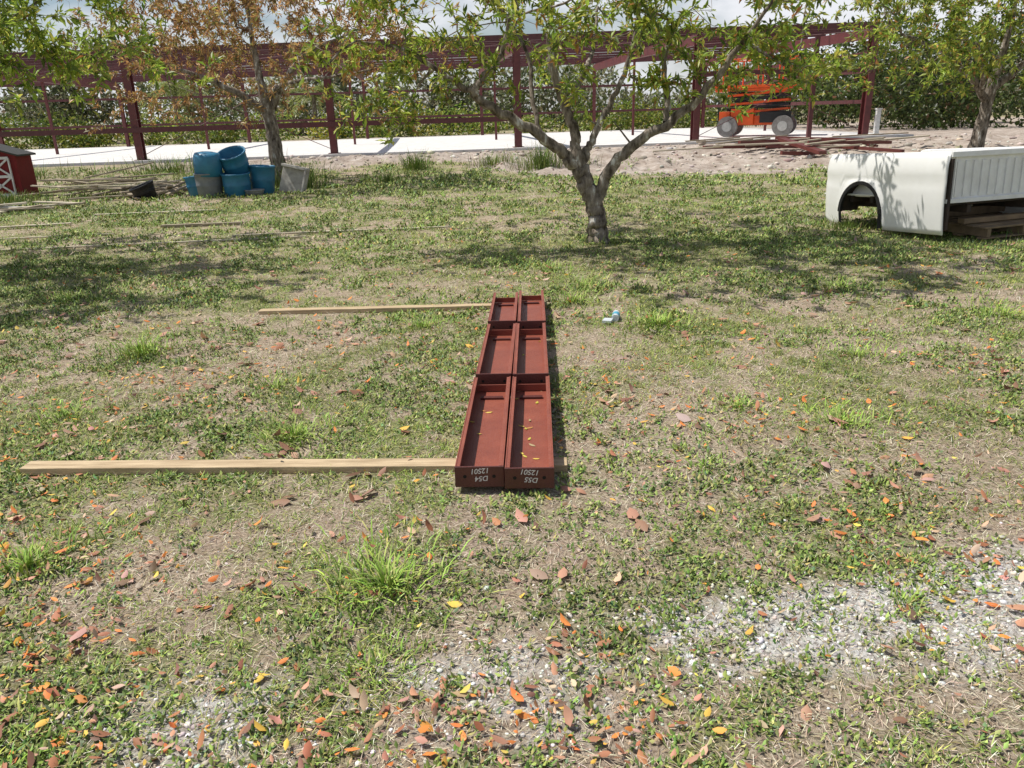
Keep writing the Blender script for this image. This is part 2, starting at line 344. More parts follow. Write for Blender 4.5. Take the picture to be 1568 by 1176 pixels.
# ------------------------------------------------------------------ steel beams
def redsteel(name,c,c2,rough=.45):
    return pmat(name,c,c2,6,rough,.15,0,.5,None,90,.3,.7)
steel=redsteel('red_oxide_primer',(.31,.088,.054),(.20,.052,.035),.42)
steel_d=redsteel('red_oxide_shaded',(.12,.030,.024),(.075,.021,.018))  # darkened primer: shade of the front end plates put into the colour
hole=pmat('bolt_hole_black',(.01,.008,.008));chalk=pmat('chalk',(.75,.7,.68),(.6,.55,.53),60)
ax=R(-2.15)
def channel(x0,y0,L,w,texts,jig=0):
    base=Matrix.Translation((-.045,3.07,0))@Matrix.Rotation(ax,4,'Z')
    o=empty('steel_channel_beam');o.matrix_world=base@Matrix.Translation((x0,y0,0))@Matrix.Rotation(jig,4,'Z')
    m=MB();z0=.040;h=.092;t=.006
    m.box((0,L/2,z0+.003),(w,L,.006))
    for sx in(-1,1):
        m.box((sx*(w/2-t/2),L/2,z0+.006+h/2),(t,L,h))
        m.box((sx*(w/2-t-.008),L/2,z0+h+.001),(.016,L-.01,.005))
    m.box((0,.006,z0+.004+h*.5),(w-2*t-.001,.009,h-.01))
    m.box((0,L-.008,z0+.006+h*.25),(w-2*t-.001,.008,h*.45))
    m.box((0,-.005,z0+h*.5+.002),(w+.002,.010,h+.006),1)
    m.box((0,L-.13,z0+.013),(w*.6,.03,.012),1)
    for sx in(-.3,.3):
        m.cyl((sx*w,-.0115,z0+h*.55),(sx*w,-.0095,z0+h*.55),.008,mi=2,smooth=False)
    m.obj('channel',[steel,steel_d,hole],o,.0012)
    for i,tx in enumerate(texts):
        c=bpy.data.curves.new('t','FONT');c.body=tx;c.size=.034;c.extrude=.0003;c.offset=.0004;c.align_x='CENTER';c.shear=.2
        t_=bpy.data.objects.new('chalk_mark',c);t_.data.materials.append(chalk);t_.rotation_euler=(R(90),R(180+(5 if x0>0 else -4)),0)
        t_.location=(.004+.006*i,-.0112,z0+h*(.96-.40*i));link(t_,o)
    return o
channel(-.1105,0,1.21,.215,['12S01','D54'],.003);channel(.1105,-.02,1.23,.215,['12S01','D55'],-.002)
channel(-.1105,1.27,1.15,.212,[],-.004);channel(.1105,1.26,1.16,.212,[],.003)
channel(-.1105,2.50,.96,.21,[],.002);channel(.112,2.48,1.04,.21,[],.006)
m=20;ly=rng.uniform(.05,3.3,m);ly[:15]=rng.uniform(.1,1.15,15);lx=rng.uniform(-.2,.2,m);lx[:8]=rng.uniform(.04,.19,8);lx=np.where(np.abs(lx)<.03,.06,lx)
xx=-.045+lx*math.cos(ax)-ly*math.sin(ax);yy=3.07+lx*math.sin(ax)+ly*math.cos(ax)
az=rng.uniform(0,6.283,m);D=np.stack([np.cos(az),np.sin(az),rng.uniform(0,.1,m)],1);S=unit(np.stack([-np.sin(az),np.cos(az),0*az],1))
L=rng.uniform(.03,.055,m);v,fc=longleaf(np.stack([xx,yy,0*xx+.052],1),unit(D),S,L,L*.42,rng.uniform(0,.2,m))
arrmesh('leaves_in_channels',v,fc,leafmat('yellow_leaf',.1),np.repeat(palette([(.62,.48,.10),(.5,.24,.08),(.5,.4,.22)],m,[.7,.15,.15]),8,0))
# lumber
wood=pmat('pine_lumber',(.60,.47,.30),(.36,.265,.16),3,.8,.3,0,.2,(1.2,14,14),12)
woodg=pmat('weathered_wood',(.42,.36,.27),(.24,.20,.15),3,.9,.3,0,.1,(1.2,14,14),12)
woodp=pmat('pale_batten',(.60,.54,.42),(.41,.36,.27),3,.9,.2,0,.1,(1.2,14,14),12)
def plank(name,p0,p1,w,h,z,mat,parent=None):
    p0=Vector((*p0,z+h/2)) if len(p0)==2 else Vector(p0);p1=Vector((*p1,z+h/2)) if len(p1)==2 else Vector(p1)
    d=p1-p0;m=MB();m.box((0,0,0),(d.length,w,h));o=m.obj(name,[mat],parent,.003)
    o.location=(p0+p1)/2;o.rotation_euler=d.to_track_quat('X','Z').to_euler();return o
plank('lumber_board',(-2.40,3.452),(.250,3.307),.089,.038,.0,wood)
plank('lumber_board',(-2.18,6.56),(.32,6.50),.085,.038,.0,wood)
for a,c,w,h in(((-7.6,14.5),(-5.45,14.7),.09,.03),((-8.6,13.0),(-7.4,13.3),.09,.03),((-5.55,12.55),(-4.28,12.65),.09,.04),((-2.85,11.4),(-.84,11.55),.04,.02),((-6.93,10.56),(-2.85,11.0),.04,.02),((-9.5,11.4),(-6.0,11.9),.04,.02),((-4.0,11.3),(-2.2,11.5),.04,.02)):
    plank('batten',a,c,w,h,.015,woodp if h<.04 else woodg)
# ------------------------------------------------------------------ trees
def catmull(P,k=5):
    P=[np.array(p,float) for p in P];P=[2*P[0]-P[1]]+P+[2*P[-1]-P[-2]];out=[]
    for i in range(1,len(P)-2):
        for j in range(k):
            t=j/k;a,b_,c,d=P[i-1],P[i],P[i+1],P[i+2]
            out.append(.5*((2*b_)+(-a+c)*t+(2*a-5*b_+4*c-d)*t*t+(-a+3*b_-3*c+d)*t**3))
    out.append(P[-2]);return np.array(out)
def tube(P,r,n,rough=0):
    k=len(P);Tn=np.gradient(P,axis=0);Tn=unit(Tn);u=np.cross(Tn[0],[.3,1,.2]);u/=np.linalg.norm(u);V=[]
    a=np.arange(n)*2*np.pi/n;ridge=rough*rng.normal(0,1,n)
    for i in range(k):
        u=u-Tn[i]*np.dot(u,Tn[i]);u/=np.linalg.norm(u);w=np.cross(Tn[i],u)
        rr=r[i]*(1+ridge+rough*.6*rng.normal(0,1,n)) if rough else r[i]*np.ones(n)
        V.append(P[i]+np.outer(np.cos(a)*rr,u)+np.outer(np.sin(a)*rr,w))
    V=np.concatenate(V);i=(np.arange(k-1)[:,None]*n+np.arange(n));j=(np.arange(k-1)[:,None]*n+(np.arange(n)+1)%n)
    F=np.stack([i,j,j+n,i+n],-1).reshape(-1,4);return V,F
bark=pmat('grey_bark',(.30,.255,.21),(.07,.055,.042),13,.95,1.0,0,.1,(1,1,.35),26,.36,.58,(.55,.54,.50))
def tree(name,limbs,center,Rxy,zl,zh,ncl,per,leafcols,w,nl=(9,15),Ll=(.08,.15),clr=.3,leafW=.3,extra=[],lm_=None,sq=1.,scaf=14,rs=1.,bare=0.):
    root=empty(name,(0,0,0))
    pts=[];rad=[];tubes=[]
    for P in limbs:
        q=catmull([p[:3] for p in P],6);r=np.interp(np.linspace(0,len(P)-1,len(q)),range(len(P)),[p[3]*rs for p in P])
        q[1:-1]+=rng.normal(0,.010,(len(q)-2,3));tubes.append((q,r,16,.055))
        pts.extend(q[len(q)//3:] if len(tubes)==1 else q[2:]);rad.extend(r[len(q)//3:] if len(tubes)==1 else r[2:])
    pts=list(map(np.array,pts))
    def target():
        a=rng.uniform(0,6.283);u=math.sqrt(rng.uniform(.02,1));lo=zl[0]+(zl[1]-zl[0])*u;hi=zh[0]+(zh[1]-zh[0])*u*u
        t=rng.uniform(0,1)**.7
        return np.array([center[0]+Rxy*u*math.cos(a),center[1]+Rxy*sq*u*math.sin(a),lo+(hi-lo)*t])
    cl=[target() for _ in range(ncl)]+[np.array(e) for e in extra]
    order=[(c,True) for c in sorted(cl,key=lambda c:rng.random())[:scaf]]
    tg=[]
    for c in cl:
        for _ in range(per):tg.append(c+rng.normal(0,clr,3)*np.array([1,1,.7]))
    base=np.array(limbs[0][-1][:3]);tg.sort(key=lambda c:np.linalg.norm(c-base))
    order+= [(c,False) for c in tg]
    tips=[]
    for c,sc in order:
        A=np.array(pts);d=np.linalg.norm(A-c,axis=1)+.35*np.maximum(A[:,2]-c[2],0)
        i=int(np.argmin(d));p=A[i];L=np.linalg.norm(c-p)
        if L<.05:continue
        k=max(3,int(L/.16));t=np.linspace(0,1,k+1)[:,None]
        sag=np.array([0,0,1.])*L*rng.uniform(-.12,.16)+rng.normal(0,.09*L,3)
        q=p+(c-p)*t+sag*(np.sin(t*np.pi));q[1:-1]+=rng.normal(0,.022*min(1,L),(k-1,3))
        r0=min(rad[i]*.72,(.028 if sc else .008)+.012*L);r=np.linspace(r0,.012 if sc else .0035,k+1)
        tubes.append((q,r,6 if sc else 4,0));pts.extend(q[1:]);rad.extend(r[1:])
        if not sc and rng.random()>bare:tips.append((q[-1],q[-1]-q[-2]))
    V=[];F=[];o=0
    for q,r,n,ro in tubes:
        v,f=tube(q,r,n,ro);V.append(v);F.append(f+o);o+=len(v)
    arrmesh('trunk_and_limbs',np.concatenate(V),np.concatenate(F),bark,parent=root,smooth=True)
    TP=np.array([t_[0] for t_ in tips]);TD=unit(np.array([t_[1] for t_ in tips]))
    cnt=rng.integers(nl[0],nl[1]+1,len(TP));ix=np.repeat(np.arange(len(TP)),cnt);m=len(ix)
    D=unit(rng.normal(0,1,(m,3))+TD[ix]*.6+np.array([0,0,.05]));P=TP[ix]-TD[ix]*rng.uniform(0,.22,(m,1))+rng.normal(0,.02,(m,3))
    S=unit(np.cross(D,rng.normal(0,.5,(m,3))+np.array([0,0,1.])));L=rng.uniform(Ll[0],Ll[1],m)
    v,f=leafset(P,D,S,L,L*leafW,.15,rng.uniform(0,.25,(m,1)))
    cc=palette(leafcols,m,w);tint=rng.normal(1,.20,len(TP))[ix][:,None];cc=np.clip(cc*tint,.005,.8)
    arrmesh('leaves',v,f,lm_ or leafm,np.repeat(cc,4,0),root)
    return root
leafm=leafmat('tree_leaf',.42,.42,.4)
G1=[(.27,.36,.05),(.38,.45,.075),(.13,.20,.035),(.52,.48,.10),(.46,.22,.07)]
main=[(1.145,9.83,-.05,.21),(1.143,9.83,.06,.16),(1.13,9.83,.3,.135),(1.08,9.83,.55,.13),(.98,9.84,.75,.125),(.935,9.84,.90,.11),(.87,9.86,1.15,.075),(.853,9.9,1.37,.07),(.697,9.95,1.746,.062),(.584,10.0,2.25,.055),(.62,10.1,2.9,.04),(.8,10.2,3.6,.02)]
limbs=[main,
 [(1.10,9.83,.42,.10),(1.18,9.80,.665,.088),(1.297,9.75,.935,.08),(1.61,9.65,1.234,.07),(1.96,9.55,1.45,.062),(2.30,9.5,1.74,.052),(2.65,9.4,2.2,.035),(3.0,9.3,2.7,.02)],
 [(.96,9.84,.80,.09),(.80,9.80,1.02,.085),(.615,9.75,1.186,.078),(.222,9.65,1.46,.07),(-.204,9.55,1.70,.062),(-.33,9.5,1.83,.055),(-.20,9.5,2.0,.045),(-.03,9.5,2.16,.035),(.1,9.4,2.6,.02)],
 [(.93,9.85,.95,.06),(1.05,9.95,1.2,.055),(1.17,10.0,1.435,.05),(1.363,10.1,1.727,.042),(1.55,10.2,2.156,.035),(1.7,10.3,2.8,.02)],
 [(-.30,9.5,1.79,.045),(-.7,9.45,2.05,.035),(-1.1,9.4,2.3,.025),(-1.6,9.5,2.4,.015)],
 [(1.9,9.57,1.43,.04),(1.95,9.7,1.75,.04),(1.9,9.8,2.1,.034),(2.1,9.9,2.6,.02)],
 [(.75,9.93,1.62,.045),(1.0,10.3,2.0,.04),(1.2,10.9,2.4,.03),(1.3,11.4,2.9,.02)],
 [(.45,9.72,1.3,.035),(.35,9.9,1.75,.033),(.3,10.1,2.3,.025),(0,10.4,2.8,.015)]]
ex=[(-1.5,9.5,1.65),(-1.3,9.3,2.0),(-1.0,9.6,1.9),(-1.75,9.7,2.2),(-1.0,9.4,2.5),(-1.6,9.4,2.7),(-.1,9.5,2.0),(-.5,9.6,2.4),(3.0,9.4,1.75),(3.3,9.6,2.1),(2.7,9.5,2.2),(3.6,9.8,2.0),(3.1,9.9,2.4),(3.4,9.4,1.9),(2.3,9.5,2.4),(1.9,9.4,2.1),(2.2,9.9,2.0),(.2,9.3,2.5),(.6,9.2,2.4),(1.6,9.2,2.6),(1.0,9.5,2.2),
 (.9,9.6,1.75),(-1.3,9.8,1.8),(2.9,9.8,2.0),(1.5,9.7,1.95)]
tree('almond_tree',limbs,(1.0,9.9),3.1,(2.6,2.0),(4.6,3.4),84,9,G1,[.33,.28,.20,.14,.05],extra=ex,sq=1.0,nl=(14,22),Ll=(.08,.145),rs=.84,scaf=24,clr=.26)
l1=[[(-7.9,9.7,-.05,.22),(-7.85,9.7,.5,.15),(-7.8,9.7,1.0,.13),(-7.4,9.6,1.5,.10),(-6.7,9.5,1.9,.07),(-6.0,9.4,2.3,.04),(-5.4,9.3,2.7,.02)],
    [(-7.8,9.7,1.0,.11),(-8.0,9.8,1.8,.09),(-8.2,9.9,2.8,.05),(-8.1,9.9,3.6,.02)],
    [(-7.2,9.55,1.6,.06),(-7.0,9.1,1.75,.05),(-6.3,8.8,2.0,.035),(-5.6,8.6,2.1,.02)]]
exl=[(-6.5,9.1,1.55),(-6.8,9.1,1.35),(-6.6,8.9,1.8),(-5.8,9.0,2.0),(-5.8,8.8,2.3),(-5.1,9.1,2.4),(-4.8,9.2,2.1),(-4.9,9.0,2.5),(-6.1,9.3,2.6),(-5.4,9.3,2.7),(-6.5,9.1,2.0),(-6.8,9.3,1.9),(-5.4,8.8,2.1),(-6.2,9.0,2.3),(-4.5,9.3,2.3),(-6.7,9.0,2.4),(-5.5,8.2,2.6),(-6.2,8.0,2.8)]
tree('almond_tree',l1,(-7.0,9.4),3.1,(2.3,1.7),(4.6,3.4),74,9,G1,[.38,.32,.22,.06,.02],extra=exl,sq=1.,nl=(15,24),Ll=(.08,.15),scaf=20,clr=.27)
G2=[(.38,.21,.09),(.47,.28,.10),(.26,.145,.075),(.31,.30,.09),(.54,.38,.14)]
l2=[[(-5.72,20.2,-.05,.30),(-5.72,20.2,.5,.22),(-5.75,20.2,1.2,.19),(-5.8,20.2,1.8,.17),(-5.9,20.2,2.5,.11),(-6.0,20.3,3.4,.07),(-6,20.3,4.5,.03)],
    [(-5.75,20.2,1.7,.13),(-6.4,20.0,2.2,.10),(-7.2,19.9,2.6,.07),(-8.3,19.8,3.0,.03)],
    [(-5.75,20.2,1.8,.12),(-5.3,20.2,2.5,.10),(-4.6,20.1,3.1,.07),(-3.5,20.0,3.5,.03)],
    [(-5.8,20.2,2.1,.08),(-5.1,19.6,2.4,.06),(-4.0,19.2,2.5,.04),(-3.0,19.0,2.6,.02)]]
tree('almond_tree',l2,(-5.8,20.0),3.8,(2.4,1.6),(5.6,4.0),112,11,G2,[.3,.24,.18,.16,.12],nl=(12,19),Ll=(.10,.17),clr=.42,sq=.8,rs=.8,scaf=26,bare=.10)
l3=[[(12.9,22,-.05,.34),(12.95,22,.4,.25),(13.05,22,1.2,.2),(13.1,22,1.9,.17),(13.3,22,3,.1),(13.4,22,4.4,.03)],
    [(13.05,22,1.5,.13),(12.3,21.8,2.2,.11),(11.4,21.6,2.8,.08),(10.2,21.4,3.2,.04)],
    [(13.1,22,1.8,.13),(14.0,22,2.5,.1),(15.2,22,3.1,.05)],[(12.8,21.9,1.7,.09),(12.4,21.3,2.3,.07),(11.8,20.6,2.8,.03)]]
exr=[(9.4,21.3,3.4),(9.8,21.4,4.0),(10.0,21,3.0),(10.8,21,2.7),(11.5,20.8,2.3),(14.5,21,2.0),(12.2,20.6,2.6),(13.8,20.6,2.4),(9.5,21.3,4.3)]
tree('almond_tree',l3,(13.2,21.8),4.2,(2.6,1.8),(6.4,4.6),100,9,G1,[.30,.24,.28,.12,.06],extra=exr,nl=(14,22),Ll=(.13,.21),clr=.42,sq=.75,rs=.8,scaf=24)
# ------------------------------------------------------------------ pickup bed
white=pmat('white_paint',(.84,.84,.83),(.78,.78,.76),2.5,.3,0,0,.5)
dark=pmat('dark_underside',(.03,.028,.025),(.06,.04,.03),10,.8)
trim=pmat('black_arch_trim',(.02,.02,.022),None,8,.5);white_shaded=pmat('shaded_white_paint',(.78,.79,.79),(.66,.66,.65),4,.4)  # front wall is white paint, greyed in its colour for shade
bed=empty('pickup_truck_bed',(5.05,9.0,.10),(0,R(3.2),R(108)))
Lb=2.12;Wb=1.80;H=.94;ac=1.31;ar=.36
def side(sgn,yb,name):
    nX=60;xs_=[i/nX*Lb for i in range(nX+1)];nZ=14;m=MB();vs=[]
    def off(t,z):
        q=z/H
        o=-.05*max(0,(q-.72)/.28)**2-.03*max(0,(.45-q)/.45)**1.5-.014*math.exp(-((q-.66)/.025)**2)
        if t>Lb-.22:o-=.16*((t-(Lb-.22))/.22)**2.2
        dd=math.hypot(t-ac,(z-.20)*.95)
        if ar<=dd<ar+.09:o+=.022*(1-(dd-ar)/.09)
        return o
    for t in xs_:
        zb=.0
        if abs(t-ac)<ar:zb=.20+math.sqrt(max(ar*ar-(t-ac)**2,0))/.95 if abs(t-ac)<ar-.002 else .02
        zb=max(zb,.0 if t<ac else .0+.10*ss(1.75,2.12,t))
        zt=H-.10*float(ss(Lb-.12,Lb,t))**2
        for k in range(nZ+1):
            z=zb+(zt-zb)*k/nZ;vs.append((t,sgn*off(t,z)+yb,z))
    fs=[]
    for i_ in range(nX):
        for k in range(nZ):
            a_=i_*(nZ+1)+k;fs.append((a_,a_+nZ+1,a_+nZ+2,a_+1))
    m.add(vs,fs,0,True)
    o=m.obj(name,[white],bed);sd=o.modifiers.new('s','SOLIDIFY');sd.thickness=.012;sd.offset=0
    m=MB()
    m.box((Lb/2-.05,yb-sgn*.085,H-.022),(Lb-.12,.09,.03),0)
    m.box((Lb/2-.05,yb-sgn*.135,.66),(Lb-.12,.015,.54),0)
    nn=18
    for i_ in range(nn):
        a0=math.pi*i_/nn;a1=math.pi*(i_+1)/nn
        p0=(ac+ar*math.cos(a0),yb+sgn*.012,.20+ar/.95*math.sin(a0));p1=(ac+ar*math.cos(a1),yb+sgn*.012,.20+ar/.95*math.sin(a1))
        m.beam(p0,p1,.04,.045,1)
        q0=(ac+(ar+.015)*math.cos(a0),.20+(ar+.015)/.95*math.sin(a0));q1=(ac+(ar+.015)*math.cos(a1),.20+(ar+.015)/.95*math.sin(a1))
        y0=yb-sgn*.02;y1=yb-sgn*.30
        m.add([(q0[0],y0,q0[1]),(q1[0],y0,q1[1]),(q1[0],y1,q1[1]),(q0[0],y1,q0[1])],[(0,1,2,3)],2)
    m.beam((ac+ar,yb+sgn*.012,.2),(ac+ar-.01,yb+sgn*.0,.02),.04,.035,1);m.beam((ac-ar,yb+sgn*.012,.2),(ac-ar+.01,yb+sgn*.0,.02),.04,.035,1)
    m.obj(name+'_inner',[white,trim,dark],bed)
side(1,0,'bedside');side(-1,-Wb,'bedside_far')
m=MB()
m.box((.012,-Wb/2,.905),(.07,Wb-.08,.06),0)
m.box((.03,-Wb/2,.63),(.012,Wb-.08,.50),0)
m.box((.02,-Wb/2,.385),(.05,Wb-.08,.05),0)
m.box((.005,-.060,.46),(.05,.035,.80),2)
for k in range(13):
    y_=-.18-k*(Wb-.3)/12
    m.box((.018,y_,.63),(.022,.055,.40),0)
m.box((Lb/2,-Wb/2,.42),(Lb-.1,Wb-.1,.02),1)
for k in range(6):m.box((.15+k*.36,-Wb/2,.36),(.06,Wb-.2,.08),2)
for y_ in(-.45,-Wb+.45):m.box((Lb/2,y_,.28),(Lb-.1,.07,.09),2)
m.box((Lb-.06,-Wb/2,.62),(.05,Wb-.28,.46),0)
m.box((Lb-.10,-.02-.06,.62),(.03,.05,.3),3)
m.obj('front_wall_floor_tailgate',[white_shaded,white,dark,pmat('tail_light',(.25,.01,.01))],bed,.004)
pal=empty('wooden_pallet',(6.0,9.75,.0),(0,0,R(20)))
m=MB()
for k in range(7):m.box((0,-.5+k*.165,.165),(1.3,.10,.02),0)
for k in(-1,0,1):m.box((k*.58,0,.105),(.06,1.1,.095),0)
for k in range(4):m.box((0,-.5+k*.33,.045),(1.3,.1,.02),0)
m.box((0,-.25,.22),(1.4,.09,.06),0);m.box((.1,.3,.24),(1.4,.1,.1),0)
m.obj('slats',[pmat('pallet_wood',(.28,.20,.12),(.15,.11,.07),4,.9)],pal,.003)
# ------------------------------------------------------------------ barrels / debris
blue=pmat('blue_plastic',(.035,.20,.34),(.025,.145,.26),5,.45,.1,0,.5);gry=pmat('grey_plastic',(.22,.23,.24),(.15,.16,.17),5,.6)
blk=pmat('black_plastic',(.015,.015,.017),None,5,.5);conc=pmat('concrete',(.74,.72,.69),(.60,.58,.55),2.5,.85,.2)
def barrel(mat,loc,h=.5,r=.29,rot=(0,0,0),taper=.9,closed=False):
    m=MB();rb=r*taper
    if closed: prof=[(0,h),(r*.5,h-.005),(r*.86,h-.03),(r*.97,h-.09),(r,h-.2),(r*1.03,h*.45),(r*1.0,h*.4),(rb*1.03,0),(rb*1.0,0),(r*.97,h*.4),(r*.95,h-.2),(0,h-.04)]
    else: prof=[(0,0),(rb*.9,0),(rb,.03),(rb+(r-rb)*.45,h*.45),(rb+(r-rb)*.5+.012,h*.5),(rb+(r-rb)*.6,h*.55),(r,h-.04),(r+.018,h-.03),(r+.018,h),(r-.012,h),(r-.02,h-.04),(rb-.02,.04),(0,.035)]
    m.lathe(prof);o=m.obj('plastic_barrel',[mat]);o.location=loc;o.rotation_euler=rot;return o
barrel(gry,(-6.62,17.75,0),.52,.29);barrel(blue,(-6.60,17.75,.47),.50,.30,(R(4),R(5),0),.95,True)
barrel(blue,(-6.02,17.8,0),.50,.30,(R(3),0,0),.95);barrel(blue,(-6.05,18.1,.48),.50,.31,(R(24),R(-6),0),.9)
barrel(blue,(-6.98,18.1,.0),.45,.26,(0,R(-6),0));barrel(blue,(-5.58,18.2,0),.62,.28,(0,R(4),0))
barrel(gry,(-5.62,17.7,0),.14,.2)
barrel(blk,(-7.95,17.6,.0),.34,.26,(R(10),R(-18),0),.75)
sl=MB();sl.box((0,0,.32),(.62,.06,.62),0);sl.box((0,-.08,.58),(.62,.12,.06),0);sl.box((.28,-.08,.3),(.05,.12,.5),0)
o=sl.obj('concrete_trough',[pmat('grey_board',(.48,.46,.42),(.26,.24,.22),6,.9)],None,.01);o.location=(-4.85,17.9,.0);o.rotation_euler=(R(-14),R(12),R(-12))
wp=empty('wood_scrap_pile',(0,0,0))
for k in range(26):
    cx=-9.3+rng.normal(0,.75);cy=18.9+rng.normal(0,.5);a=rng.normal(.35,.5);L=rng.uniform(.9,2.4);zz=rng.uniform(.02,.42)*math.exp(-((cx+9.3)/1.1)**2)
    tl=rng.normal(0,.12);dx,dy=math.cos(a)*L/2,math.sin(a)*L/2
    plank('plank',(cx-dx,cy-dy,zz+.03+max(0,-tl)),(cx+dx,cy+dy,zz+.03+max(0,tl)),.1,.03,0,[woodg,woodp,woodg][k%3],wp)
for k in range(12):
    cx=-7.6+rng.normal(0,.4);cy=18.1+rng.normal(0,.3);a=rng.uniform(0,3);L=rng.uniform(.4,1.1);dx,dy=math.cos(a)*L/2,math.sin(a)*L/2
    plank('plank',(cx-dx,cy-dy,.04+rng.uniform(0,.22)),(cx+dx,cy+dy,.04+rng.uniform(0,.25)),.12,.04,0,woodg,wp)
wp2=empty('wood_scrap_pile')
for k in range(14):
    cx=-10.0+rng.normal(0,.6);cy=15.9+rng.normal(0,.3);a=rng.normal(.2,.5);L=rng.uniform(.5,1.3);dx,dy=math.cos(a)*L/2,math.sin(a)*L/2
    plank('plank',(cx-dx,cy-dy,.03+rng.uniform(0,.1)),(cx+dx,cy+dy,.03+rng.uniform(0,.12)),.12,.03,0,[woodp,conc,woodg][k%3],wp2)
# red coop
red=pmat('red_barn_paint',(.19,.02,.022),(.12,.015,.015),9,.7,0,0,.2,(8,8,.6));wht=pmat('white_trim',(.72,.72,.70))
sh=empty('red_barn_shed',(-12.36,18.9,0),(0,0,R(4)))
m=MB();w=1.7;d=.7;h=1.0;rg=.22
m.box((0,d/2,h/2),(w,d,h),0);m.add([(-w/2,0,h),(w/2,0,h),(0,0,h+rg),(-w/2,d,h),(w/2,d,h),(0,d,h+rg)],[(0,1,2),(3,5,4)],0)
for s_ in(-1,1):
    m.add([(s_*(w/2+.08),-.06,h-.05),(0,-.06,h+rg+.02),(0,d+.1,h+rg+.02),(s_*(w/2+.08),d+.1,h-.05),(s_*(w/2+.08),-.06,h-.01),(0,-.06,h+rg+.06),(0,d+.1,h+rg+.06),(s_*(w/2+.08),d+.1,h-.01)],[(0,1,2,3),(4,5,6,7),(0,1,5,4),(0,3,7,4),(3,2,6,7)],2)
    m.box((s_*(w/2-.03),-.012,h/2),(.07,.02,h),0)
x0,x1,z0,z1=.12,.68,.08,.92
for a_,b_ in(((x0,z0),(x0,z1)),((x1,z0),(x1,z1)),((x0,z0),(x1,z0)),((x0,z1),(x1,z1)),((x0,(z0+z1)/2),(x1,(z0+z1)/2))):
    m.beam((a_[0],-.018,a_[1]),(b_[0],-.018,b_[1]),.03,.06,1) if a_[0]==b_[0] else m.beam((a_[0],-.020,a_[1]),(b_[0],-.020,b_[1]),.03,.06,1)
zm=(z0+z1)/2
for a_,b_ in(((x0,z0),(x1,zm)),((x0,zm),(x1,z0)),((x0,zm),(x1,z1)),((x0,z1),(x1,zm))):
    m.beam((a_[0],-.014,a_[1]),(b_[0],-.014,b_[1]),.026,.04,1)
m.obj('shed_body',[red,wht,pmat('shed_roof',(.05,.05,.045))],sh)
m=MB();m.cyl((0,0,.03),(.14,.02,.035),.03,n=10);m.cyl((.14,.02,.035),(.17,.025,.036),.03,.012,n=10);m.cyl((.17,.025,.036),(.19,.028,.037),.014,n=10,mi=1);m.box((-.04,.05,.02),(.09,.07,.02),0)
m.cyl((.04,.006,.031),(.1,.014,.033),.0315,n=10,mi=1)
o=m.obj('plastic_bottle',[pmat('clear_plastic',(.7,.75,.78),None,20,.2,0,0,.6),pmat('label_blue',(.1,.4,.55))]);o.location=(.83,5.9,.01);o.rotation_euler=(0,0,R(70))
# ------------------------------------------------------------------ slab + steel building
c_,s_=math.cos(SL),math.sin(SL)
def B(s,d,z):return Vector((s*c_-d*s_,29.5+s*s_+d*c_,z))
m=MB();D=18
def bbox(m,s0,s1,d0,d1,z0,z1,mi=0):
    m.add([B(s0,d0,z0),B(s1,d0,z0),B(s1,d1,z0),B(s0,d1,z0),B(s0,d0,z1),B(s1,d0,z1),B(s1,d1,z1),B(s0,d1,z1)],[(0,3,2,1),(4,5,6,7),(0,1,5,4),(1,2,6,5),(2,3,7,6),(3,0,4,7)],mi)
bbox(m,-40,15.5,-.6,D+.6,-.1,.38)
m.obj('concrete_slab',[conc])
fr=empty('steel_building_frame')
m=MB();cols=[-39.4,-32.75,-26.1,-19.45,-12.8,-6.15,.5,7.15,13.8]
def I(m,s,d,z0,z1,w=.2,dp=.3):
    bbox(m,s-w/2,s+w/2,d-dp/2,d-dp/2+.03,z0,z1);bbox(m,s-w/2,s+w/2,d+dp/2-.03,d+dp/2,z0,z1);bbox(m,s-.015,s+.015,d-dp/2+.031,d+dp/2-.031,z0,z1)
zf=lambda s,d:4.08+.014*s+.10*(1-abs(d-D/2)/(D/2))
for s0 in cols:
    I(m,s0,0,.382,zf(s0,0)-.2,.24,.34);I(m,s0,D,.382,zf(s0,D)-.2,.16,.2)
    bbox(m,s0-.2,s0+.2,-.25,.25,.381,.40)
    for d0,d1 in((0,D/2),(D/2,D)):
        m.beam(B(s0,d0,zf(s0,d0)-.30),B(s0,d1,zf(s0,d1)-.30),.16,.36)
for s0 in cols:I(m,s0,D*.5,.382,zf(s0,D/2)-.4,.10,.10)
m.obj('columns_and_rafters',[redsteel('frame_primer',(.15,.035,.035),(.09,.022,.024),.5)],fr)
m=MB()
for k in range(12):
    d=k*D/11
    m.beam(B(-40,d,zf(-40,d)-.02),B(14.4,d,zf(14.4,d)-.02),.05 if k else .12,.105 if k else .20)
m.beam(B(-40,-.22,1.38),B(.4,-.22,1.38),.05,.17)
for z in(1.5,2.9):m.beam(B(-40,D+.2,z),B(14,D+.2,z),.05,.12)
for z in(1.6,2.7,3.3):
    m.beam(B(13.9,0,z),B(13.9,D,z),.05,.14)
m.beam(B(7.2,-.2,2.72),B(13.9,-.2,2.72),.05,.16)
m.beam(B(11.6,-.05,.38),B(11.6,-.05,3.9),.15,.15)
for s0 in(-12.8,7.15):
    m.cyl(B(s0,0,.5),B(s0+6.65,0,3.5),.012,n=6);m.cyl(B(s0,0,3.5),B(s0+6.65,0,.5),.012,n=6)
for k in range(8):
    s0=cols[k];m.cyl(B(s0,0,zf(s0,0)-.1),B(s0+6.65,D/2,zf(s0,D/2)-.1),.012,n=6);m.cyl(B(s0,D/2,zf(s0,D/2)-.1),B(s0+6.65,0,zf(s0,0)-.1),.012,n=6)
